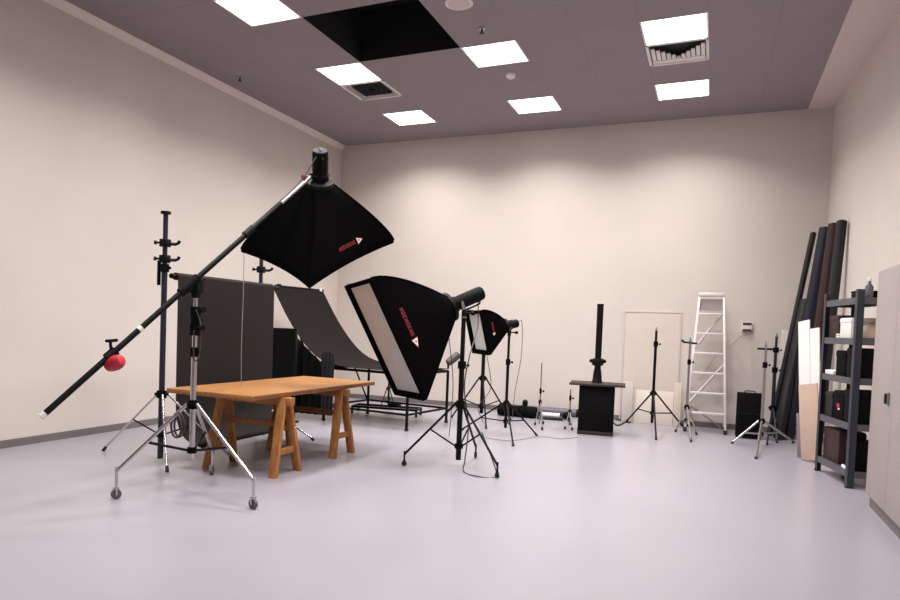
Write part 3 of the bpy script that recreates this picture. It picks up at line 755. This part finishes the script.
# pedestal with camera column
pl, pr_ = at_z(577.5, 434.5), at_z(612, 436)
cx_, cyf = (pl.x+pr_.x)/2, (pl.y+pr_.y)/2
pw_ = (pr_-pl).length; pd = .42
zt = row((cx_, cyf), 386)
pa = .11
ctr = V((cx_, cyf, 0))+V((-math.sin(pa), math.cos(pa), 0))*pd/2
t = thing('pedestal', 'black box pedestal with a wide dark top board, in front of the back wall', 'pedestal', ctr, rotz=pa, local=True)
MB().box((0, 0, zt/2+.02), (pw_, pd, zt-.04), bev=.006).build('cabinet_body', M['blackmat'], t)
MB().box((0, 0, .024), (pw_+.006, pd+.006, .048), bev=.004).build('plinth', M['brown'], t)
MB().box((0, 0, zt+.012), (.68, pd+.10, .026), bev=.004).build('top_board', M['brown'], t, label='dark brown top board')
MB().box((0, -pd/2-.004, zt*.5), (pw_*.86, .008, zt*.74), bev=.003).build('door', M['blackmat'], t)
zt += .026
p0 = V((ctr.x-.01, ctr.y, 0))
r = thing('column_stand', 'black column with a sliding block standing on the black pedestal', 'column', (p0.x, p0.y, zt))
zz = lambda v: row(p0, v)
MB().lathe((p0.x, p0.y, zt), (0, 0, 1), [(.068, 0), (.068, .015), (.06, .03), (.052, .12), (.043, .18)], 20).build('base', M['black'], r)
MB().cyl((p0.x, p0.y, zt+.15), (p0.x, p0.y, zz(305.5)), .040, n=20).build('column', M['black'], r)
MB().cyl((p0.x, p0.y, zz(305.5)), (p0.x, p0.y, zz(304)), .043, n=20).build('cap', M['blackmat'], r)
c = MB().box((p0.x, p0.y, zz(362)), (.13, .13, .09), bev=.012).build('sliding_block', M['black'], r)
for s in (-1, 1): MB().cyl((p0.x+s*.05, p0.y-.02, zz(362)), (p0.x+s*.10, p0.y-.03, zz(362)+.02), .022, n=10).build('knob', M['blackmat'], c)

# black stand before the door
q = P2(651.5, 431)
stand('light_stand', 'black tripod light stand in front of the pale door in the back wall', q, row(q, 331), row(q, 393), [(-1.10, 10.55), P2(656, 440), P2(685, 431)], M['black'], M['black'], r=.019, low=row(q, 413), pole_bottom=.11, sections=[row(q, 344)], group='black light stands', legr=.011)
# silver stand left of ladder
q = P2(685.5, 434)
s6 = stand('light_stand', 'silver light stand with a T bar, left of the stepladder', q, row(q, 341), row(q, 407), [P2(691, 442), P2(676, 432), P2(696, 435)], M['steel'], M['chrome'], r=.015, low=row(q, 420), pole_bottom=.14, sections=[row(q, 362)], group='silver light stands', legr=.011)
z = row(q, 343)
MB().cyl((q[0]-.09, q[1], z+.01), (q[0]+.09, q[1], z-.005), .013).cyl((q[0]-.10, q[1], z+.012), (q[0]-.085, q[1], z+.035), .02).build('t_bar', M['black'], s6)
# silver stand + dark stand on right
q = P2(760.5, 446)
s7 = stand('light_stand', 'silver tripod light stand with spread chrome legs, in front of the black case', q, row(q, 346), row(q, 421), [P2(732.5, 444), P2(756, 459), P2(793, 443)], M['steel'], M['chrome'], r=.017, low=row(q, 434), pole_bottom=.10, sections=[row(q, 365)], group='silver light stands', legr=.014, braced=True)
z = row(q, 349)
MB().cyl((q[0]-.09, q[1], z), (q[0]+.09, q[1], z), .013).build('t_bar', M['black'], s7)
q = P2(771, 438)
stand('light_stand', 'dark blue-black light stand close behind the silver tripod stand', q, row(q, 337), row(q, 408), [P2(767, 445), P2(777, 443), P2(781, 436)], M['navy'], M['navy'], r=.022, low=row(q, 424), pole_bottom=.08, sections=[row(q, 370), row(q, 350)], group='black light stands', legr=.010)

# stepladder
lc = V((-.05, 10.16, 0)); hL = 1.88
t = thing('stepladder', 'white aluminium stepladder standing against the back wall', 'ladder', lc, local=True)
def railx(s, z): return s*(.25-.10*z/hL)
def fy(z): return .30*z/hL
for s in (-1, 1):
    a, e = V((railx(s, 0), fy(0), 0)), V((railx(s, hL), fy(hL), hL))
    d = (e-a).normalized(); x = V((1, 0, 0)); x = (x-d*x.dot(d)).normalized()
    rl = MB().box((a+e)/2+V((0, 0, .01)), (.028, .065, (e-a).length-.03), frame_rot(x, d.cross(x), d), bev=.003).build('front_rail', M['alu'], t)
    MB().box((railx(s, .03), fy(.03), .03), (.045, .08, .06), bev=.006).build('rubber_foot', M['rubber'], rl)
    a, e = V((s*.24, .55, 0)), V((s*.165, .36, hL-.08))
    d = (e-a).normalized(); x = V((1, 0, 0)); x = (x-d*x.dot(d)).normalized()
    rr_ = MB().box((a+e)/2+V((0, 0, .01)), (.024, .03, (e-a).length-.02), frame_rot(x, d.cross(x), d), bev=.003).build('rear_rail', M['alu'], t)
    MB().box((s*.239, .548, .02), (.035, .04, .04), bev=.005).build('rubber_foot', M['rubber'], rr_)
for k in range(6):
    z = hL*(1-(k+1)*.1435)
    MB().box((0, fy(z), z), (2*abs(railx(1, z))-.02, .085, .028), bev=.004).build('step', M['alu'], t)
MB().box((0, fy(hL)+.03, hL), (.33, .16, .05), bev=.008).build('top_cap', M['alu'], t)
MB().box((0, fy(hL)-.0, hL-.14), (.30, .02, .16), bev=.004).build('label_plate', M['cab'], t)
for (xa, za, xb, zb_) in ((.17, 1.66, -.19, 1.13), (.20, .92, -.22, .36)):
    yy = lambda z: .55-.19*z/(hL-.08)-.02
    MB().cyl((xa, yy(za), za), (xb, yy(zb_), zb_), .019, n=8).build('rear_brace', M['alu'], t)
MB().cyl((-.2, .50, .30), (.2, .53, .03), .010, n=8).build('rear_brace', M['steel'], t)
for s in (-1, 1): MB().box((s*.195, .33, 1.0), (.006, .30, .02)).build('spreader', M['steel'], t)

# panels leaning at the door
def leaning(name, label, u0, u1, vt, vb, y, m, cat, lean=.06, th=.012, group=None):
    a, c = at_y(u0, vb, y), at_y(u1, vb, y)
    zt_ = row(((a.x+c.x)/2, y), vt); w_ = c.x-a.x
    d = V((0, lean, zt_)).normalized()
    b_ = MB(); b_.box((0, lean/2, zt_/2), (w_, th, V((0, lean, zt_)).length), frame_rot(V((1, 0, 0)), V((1, 0, 0)).cross(d)*-1, d), bev=.002)
    mn = min(v.co.z for v in b_.bm.verts)
    for v in b_.bm.verts: v.co += V(((a.x+c.x)/2, y, -mn))
    return tag(recenter(b_.build(name, m)), label, cat, group)
leaning('foam_board', 'cream foam board leaning on the pale door in the back wall, behind the tripod stand', 631, 672, 391, 424, 10.62, M['door'], 'board')
leaning('plastic_panel', 'narrow cloudy grey panel leaning on the back wall between pedestal and black tripod stand', 621, 631.5, 382, 426, 10.60, M['clear'], 'panel', th=.05)
leaning('plastic_panel', 'narrow yellowed panel leaning on the back wall left of the stepladder', 672.5, 680, 383, 424, 10.62, M['yellowed'], 'panel', th=.04)

# wall box and its cable
p = at_y(747, 327, wall_y(.45))
wy = wall_y(p.x)
r = thing('wall_socket_box', 'small white socket box on the back wall, right of the stepladder', 'socket', (p.x, wy, p.z-.06))
MB().box((p.x, wy-.022, p.z), (.13, .044, .12), bev=.006).build('box', M['white_metal'], r)
for dz in (-.045, .045): MB().box((p.x, wy-.046, p.z+dz), (.11, .012, .028), bev=.003).build('socket_strip', M['maroon'], r)
e = at_y(716, 356, wy-.04)
o = MB().tube(catmull([(p.x-.02, wy-.04, p.z-.06), (p.x-.14, wy-.045, p.z-.21), (e.x, wy-.05, e.z), (e.x-.12, wy-.05, e.z-.22), (e.x-.20, wy-.06, e.z-.36)], 8), .004).build('power_cable', M['greycable'])
tag(recenter(o), 'thin grey cable running down from the wall socket box behind the stepladder', 'cable')

# black case
a, c = at_y(735.5, 431, 9.94), at_y(761.5, 431, 9.94)
zt_ = row(((a.x+c.x)/2, 9.94), 393.5)
r = thing('equipment_case', 'black upright equipment case standing on the floor right of the stepladder', 'case', ((a.x+c.x)/2, 10.04, 0))
MB().box(((a.x+c.x)/2, 10.04, zt_/2+.006), (c.x-a.x, .20, zt_-.012), bev=.012).build('body', M['blackmat'], r)
MB().box(((a.x+c.x)/2, 9.935, zt_*.55), (c.x-a.x-.02, .012, .02), bev=.003).build('lid_seam', M['black'], r)
MB().tube(catmull([((a.x+c.x)/2-.06, 10.04, zt_-.006), ((a.x+c.x)/2-.05, 10.04, zt_+.022), ((a.x+c.x)/2+.05, 10.04, zt_+.022), ((a.x+c.x)/2+.06, 10.04, zt_-.006)], 4), .007).build('handle', M['black'], r)

# rolls leaning in the right corner
def roll(label, foot, top, rr, m, name='backdrop_paper_roll'):
    a, c = V(foot), V(top); d = (c-a).normalized()
    a.z = rr*math.sqrt(max(0, 1-d.z*d.z))
    r = thing(name, label, 'roll', (a.x, a.y, 0), 'rolls leaning in the corner')
    MB().cyl(a, c, rr, n=22).build('paper', m, r)
    MB().cyl(a-d*.0+d*.002, c+d*.012, rr*.55, n=16).build('core', M['maroon'] if m is not M['maroon'] else M['brown'], r)
    return r
def top_at(u, v, y): q = at_y(u, v, y); return (q.x, q.y, q.z)
roll('slim black roll leaning into the right corner, leftmost of the rolls', (.74, 10.48, 0), top_at(813.5, 233, 10.62), .036, M['darkroll'])
roll('thick blue-black roll leaning into the right corner beside the slim black roll', (.94, 10.30, 0), top_at(826, 228, 10.36), .075, M['blueroll'])
roll('maroon-brown roll leaning into the right corner behind the rack', (1.08, 9.92, 0), top_at(834, 224, 9.98), .060, M['maroon'])
roll('tall black roll leaning at the right wall, topmost of the rolls', (1.17, 9.50, 0), top_at(842, 221, 9.55), .055, M['darkroll'])
roll('short black roll leaning low in the right corner, in front of the slim black roll', (.82, 10.16, 0), top_at(806, 300, 10.46), .065, M['darkroll'])
# framed pale sheet
leaning('clear_sheet', 'thin pale sheet with grey edge leaning on the back wall behind the dark stand', 777, 795, 330, 430, 10.50, M['clear'], 'sheet', lean=.18, th=.008)
# boards by the rack
def board(name, label, foot_uv, top_uv, w_, y0, y1, m, cat, group=None, th=.014):
    a = at_y(*foot_uv, y0); c = at_y(*top_uv, y1); a.z = 0
    d = (c-a).normalized(); wv = V((.55, -.83, 0)); wv = (wv-d*wv.dot(d)).normalized(); nn = d.cross(wv)
    b_ = MB(); b_.box((a+c)/2, (w_, th, (c-a).length), frame_rot(wv, nn, d), bev=.002)
    mn = min(v.co.z for v in b_.bm.verts)
    for v in b_.bm.verts: v.co.z -= mn
    return tag(recenter(b_.build(name, m)), label, cat, group)
board('board', 'narrow white board leaning upright between the rolls and the rack', (806, 452), (804, 322), .17, 9.0, 9.25, M['white'], 'board')
board('board', 'white board leaning at the left post of the rack', (816, 455), (815, 329), .13, 8.75, 8.95, M['white'], 'board')
board('cardboard_sheet', 'beige card sheet leaning on the floor at the left end of the rack', (811, 459), (808, 386), .27, 8.50, 8.62, M['card'], 'board')
board('cardboard_sheet', 'low dark grey board on the floor behind the beige card sheet', (803, 459), (802, 414), .16, 8.70, 8.72, M['greycard'], 'board')

# ------------------------------------------------------------------ storage rack
fn, ff = V((1.135, 7.20, 0)), V((.985, 8.02, 0))
rx = (ff-fn); RL = rx.length; rx.normalize(); ry = V((rx.y, -rx.x, 0))
if ry.x < 0: ry = -ry
RD = .29; RHt = row(fn, 289)
t = thing('storage_rack', 'blue-grey steel storage rack with five shelves beside the pale cabinet', 'rack', fn+(rx*RL+ry*RD)/2)
for a_, b_ in ((0, 0), (RL, 0), (0, RD), (RL, RD)):
    p = fn+rx*a_+ry*b_
    rt_ = frame_rot(rx, ry, V((0, 0, 1)))
    sx_ = 1 if a_ == 0 else -1; sy_ = 1 if b_ == 0 else -1
    pb = MB(); pb.box(p+rx*sx_*.025+V((0, 0, RHt/2)), (.055, .006, RHt), rt_); pb.box(p+ry*sy_*.025+V((0, 0, RHt/2)), (.006, .055, RHt), rt_)
    po = pb.build('post', M['rack'], t)
    MB().box(p+rx*sx_*.018+ry*sy_*.015+V((0, 0, .008)), (.05, .045, .016), rt_, bev=.003).build('foot_cap', M['rubber'], po)
SH = [row(fn, v) for v in (298, 339, 379, 425, 472)]
rt_ = frame_rot(rx, ry, V((0, 0, 1)))
for z in SH:
    b = MB(); b.box(fn+rx*RL/2+ry*RD/2+V((0, 0, z)), (RL-.012, RD-.012, .006), rt_)
    for s in (.004, RD-.004): b.box(fn+rx*RL/2+ry*s+V((0, 0, z-.022)), (RL-.01, .006, .06), rt_)
    for s in (.004, RL-.004): b.box(fn+rx*s+ry*RD/2+V((0, 0, z-.022)), (.006, RD-.01, .06), rt_)
    b.build('shelf', M['rackshelf'], t)
def on(k, a_, b_): return fn+rx*a_+ry*b_+V((0, 0, SH[k]+.0035))
def rbox(name, label, k, a_, b_, s, m, cat, lidm=None, group=None):
    p = on(k, a_, b_)
    r = thing(name, label, cat, p, group)
    MB().box(p+V((0, 0, s[2]*.5)), s, rt_, bev=.006).build('box_body', m, r)
    MB().box(p+V((0, 0, s[2]*.86)), (s[0]+.008, s[1]+.008, s[2]*.2), rt_, bev=.004).build('lid', lidm or m, r)
    return r
# top of rack
p = on(0, .05, .10)
r = thing('spray_bottle', 'small pale bottle standing on top of the rack at its near corner', 'bottle', p)
MB().lathe(p, (0, 0, 1), [(.03, 0), (.032, .01), (.032, .10), (.012, .13), (.012, .15)]).build('bottle_body', M['greytube'], r)
MB().lathe(p+V((0, 0, .15)), (0, 0, 1), [(.014, 0), (.014, .03), (.004, .035)]).build('cap', M['white'], r)
rbox('gear_box', 'low black box lying on top of the rack at its near end', 0, .17, .13, (.16, .2, .07), M['blackmat'], 'box')
p = on(0, .02, .215)
r = thing('jar', 'small grey jar on top of the rack next to the pale cabinet', 'jar', p)
MB().lathe(p, (0, 0, 1), [(.033, 0), (.035, .01), (.035, .09), (.028, .10)]).build('jar_body', M['steel'], r)
MB().lathe(p+V((0, 0, .10)), (0, 0, 1), [(.03, 0), (.03, .022), (.006, .024)]).build('lid', M['vent_dark'], r)
# first compartment
rbox('storage_box', 'white box on the second shelf of the rack', 1, .34, .13, (.26, .2, .19), M['white'], 'box')
rbox('storage_box', 'dark red-brown box at the far end of the second rack shelf', 1, .64, .13, (.24, .2, .22), M['maroon'], 'box')
p = on(1, .115, .15)
r = thing('helmet_reflector', 'round beige bowl reflector lying on the second rack shelf at the near end', 'reflector', p)
MB().lathe(p, (0, 0, 1), [(.075, 0), (.085, .01), (.08, .06), (.055, .11), (.02, .13)]).build('bowl', M['card'], r)
MB().lathe(p+V((0, 0, .128)), (0, 0, 1), [(.018, 0), (.018, .02), (.01, .022)]).build('neck', M['steel'], r)
for k in range(2):
    o = MB().box(on(1, .50, .09)+V((0, 0, .012+k*.022)), (.07, .14, .018), rt_, bev=.003).build('paper_pad', M['white'])
    tag(recenter(o), ('white paper pad at the bottom of the small stack on the second rack shelf', 'white paper pad on top of the small stack on the second rack shelf')[k], 'paper', 'paper pads on the rack')
rbox('gear_box', 'large black box on the third rack shelf behind the near post', 2, .14, .14, (.24, .22, .27), M['blackmat'], 'box')
rbox('gear_box', 'black box in the middle of the third rack shelf', 2, .40, .14, (.24, .22, .24), M['cloth'], 'box')
o = MB().box(on(2, .66, .12)+V((0, 0, .022)), (.22, .2, .042), rt_, bev=.004).build('paper_stack', M['white'])
tag(recenter(o), 'white paper ream lying at the far end of the third rack shelf', 'paper')
rbox('gear_box', 'large black box at the near end of the fourth rack shelf', 3, .14, .14, (.24, .22, .30), M['blackmat'], 'box')
r = rbox('gear_box', 'black box with a red label on the fourth rack shelf', 3, .40, .14, (.24, .22, .27), M['cloth'], 'box')
MB().box(on(3, .40, .14)+V((0, 0, .13))-ry*.112, (.06, .006, .035), rt_).build('label_sticker', M['red'], r, label='red label sticker')
MB().box(on(3, .38, .14)+V((0, 0, .10))-ry*.112, (.03, .006, .015), rt_).build('label_sticker', M['white'], r, label='white label sticker')
rbox('gear_box', 'dark box at the far end of the fourth rack shelf', 3, .66, .14, (.2, .22, .24), M['darkroll'], 'box')
rbox('gear_box', 'black box on the bottom rack shelf behind the white coil', 4, .15, .165, (.24, .2, .26), M['blackmat'], 'box')
rbox('gear_box', 'maroon-black box at the far end of the bottom rack shelf', 4, .56, .15, (.40, .22, .31), M['maroon'], 'box')
p = on(4, .125, .0)-ry*.0
b = MB(); pts = [on(4, .02+.20*i/10, .035-.02*math.sin(PI*i/10))+V((0, 0, .016)) for i in range(11)]
o = b.tube(pts, .014).build('cable_coil', M['white'])
tag(recenter(o), 'white rolled cord lying at the front edge of the bottom rack shelf', 'cord')

# ------------------------------------------------------------------ pale steel cabinet at the right
cy0, cy1 = 5.20, 6.53; cxf = 1.155; chz = 1.86
t = thing('steel_cabinet', 'pale two-door steel cabinet against the right wall, nearest to the camera', 'cabinet', (1.31, (cy0+cy1)/2, 0))
xb = wall_x(cy1)-.022
MB().box(((cxf+.02+xb)/2, (cy0+cy1)/2, (chz+.09)/2), (xb-cxf-.02, cy1-cy0, chz-.09), bev=.004).build('carcass', M['cab'], t)
MB().box(((cxf+.03+xb)/2, (cy0+cy1)/2, .045), (xb-cxf-.03, cy1-cy0-.01, .09)).build('plinth', M['skirting'], t, label='dark plinth')
cm = (cy0+cy1)/2-.02
for a_, b_ in ((cy0, cm), (cm, cy1)):
    d = MB().box((cxf+.011, (a_+b_)/2, (chz+.10)/2), (.02, b_-a_-.006, chz-.105), bev=.003).build('door', M['cab'], t)
    if a_ == cm:
        q = at_x(889, 399, cxf)
        MB().box((cxf-.008, q.y, q.z), (.012, .04, .095), bev=.004).build('handle_plate', M['steel'], d)
        MB().box((cxf-.022, q.y+.004, q.z), (.014, .016, .075), bev=.004).build('handle', M['navy'], d, label='dark handle')

# ------------------------------------------------------------------ cables
def cable(label, pts, rr=.006, m=None, group=None):
    o = MB().tube(catmull(pts, 10), rr, 6).build('power_cable', m or M['cable'])
    return tag(recenter(o), label, 'cable', group)
# hanging cord from the tilted softbox
a = at_d(244, 252, 6.05); c = at_d(241, 382, 6.05)
lc_ = tc_-e1_*.62
cable('thin pale cord hanging straight down from the left corner of the tilted softbox', [a, a+(c-a)*.3+V((.004, 0, 0)), a+(c-a)*.7-V((.004, 0, 0)), V((a.x+.01, a.y, .712))], .003, M['greycable'])
# boom cable
u1, u2, u3 = at_d(319, 152, 5.6), at_d(300, 182, 5.55), at_d(272, 208, 5.5)
cable('thin cable running from the upright flash head along the boom arm', [u1, u2+V((0, 0, .0)), u3, mid+V((0, 0, .03))], .004)
# loops on boom stand
z = row(bb, 310)
cable('black cable looped on the upper part of the boom stand', [(bb[0]+.04, bb[1]-.04, z), (bb[0]+.10, bb[1]-.05, z-.12), (bb[0]+.09, bb[1]-.05, z-.33), (bb[0]+.04, bb[1]-.05, z-.36), (bb[0]+.03, bb[1]-.045, z-.15)], .005)
z = row(bb, 420)
loop = [(bb[0]+.05+.02*k, bb[1]-.06+.01*math.cos(k*2), z+.12*math.cos(k*1.3)-.02*k) for k in range(9)]
cable('thick black cable coil hanging at the hub of the boom stand', [(bb[0]-.03-.055*math.sin(k*PI/4)-.02, bb[1]-.07-.004*k, row(bb, 424)+.09*math.cos(k*PI/4)) for k in range(17)], .008)
# big softbox stand
z = hp2.z
cable('black cable hanging from the big softbox head down its tripod to the floor',
      [hp2-n2*.2+V((0, 0, -.07)), hp2-n2*.2+V((.02, -.04, -.35)), V((sb2[0]+.09, sb2[1]-.05, 1.05)), V((sb2[0]+.05, sb2[1]-.05, .75)), V((sb2[0]+.10, sb2[1]-.04, .40)), V((sb2[0]+.12, sb2[1]-.16, .10)), V((sb2[0]+.14, sb2[1]-.24, .008)), V((sb2[0]+.30, sb2[1]-.36, .008)), V((sb2[0]+.45, sb2[1]-.28, .008)), V((sb2[0]+.38, sb2[1]-.20, .16)), V((sb2[0]+.26, sb2[1]-.13, .36))], .006)
q = P2(448, 438)
cable('thin black cable dropping beside the big softbox tripod to a plug on the floor', [at_d(449, 338, 7.2), at_d(453, 380, 7.25), at_d(451, 415, 7.3), V((at_z(449, 437)))+V((0, 0, .01))], .005)
# small softbox cable
a = ap3-n3*.168
cable('thin cable hanging from the small flash head behind its tripod', [a, a+V((.05, .0, .01)), a+V((.06, .0, -.4)), a+V((.0, .0, -.85)), at_z(512, 420)+V((0, 0, .006))], .004)
q4 = at_z(484, 424)
cable('dark cable drooping from the half hidden stand behind the small softbox', [at_d(487, 356, 8.9), at_d(491, 385, 8.95), at_d(485, 398, 8.9), at_d(478, 408, 8.9), q4+V((0, 0, .006))], .005)
cable('thin pale cable lying across the floor from the small softbox tripod to the pedestal', [at_z(486, 438)+V((0, 0, .005)), at_z(510, 441)+V((0, 0, .005)), at_z(540, 437)+V((0, 0, .005)), at_z(560, 439)+V((0, 0, .005)), at_z(578, 437.5)+V((0, 0, .005))], .006, M['greycable'])
cable('dark cable bundle on the floor just right of the black pedestal', [at_z(613, 423)+V((0, 0, .01)), at_z(618, 426)+V((0, 0, .012)), at_z(625, 422)+V((0, 0, .01)), at_z(616, 420)+V((0, 0, .014)), at_z(630, 423)+V((0, 0, .01))], .012)

# ------------------------------------------------------------------ light and view
w = bpy.data.worlds.new('world'); scene.world = w; w.use_nodes = True
w.node_tree.nodes['Background'].inputs[0].default_value = (.05, .05, .055, 1); w.node_tree.nodes['Background'].inputs[1].default_value = .2
vs = scene.view_settings
vs.view_transform = 'Standard'; vs.look = 'None'; vs.gamma = 1; vs.use_curve_mapping = False
vs.exposure = 0.0
scene.cycles.max_bounces = 10; scene.cycles.diffuse_bounces = 6
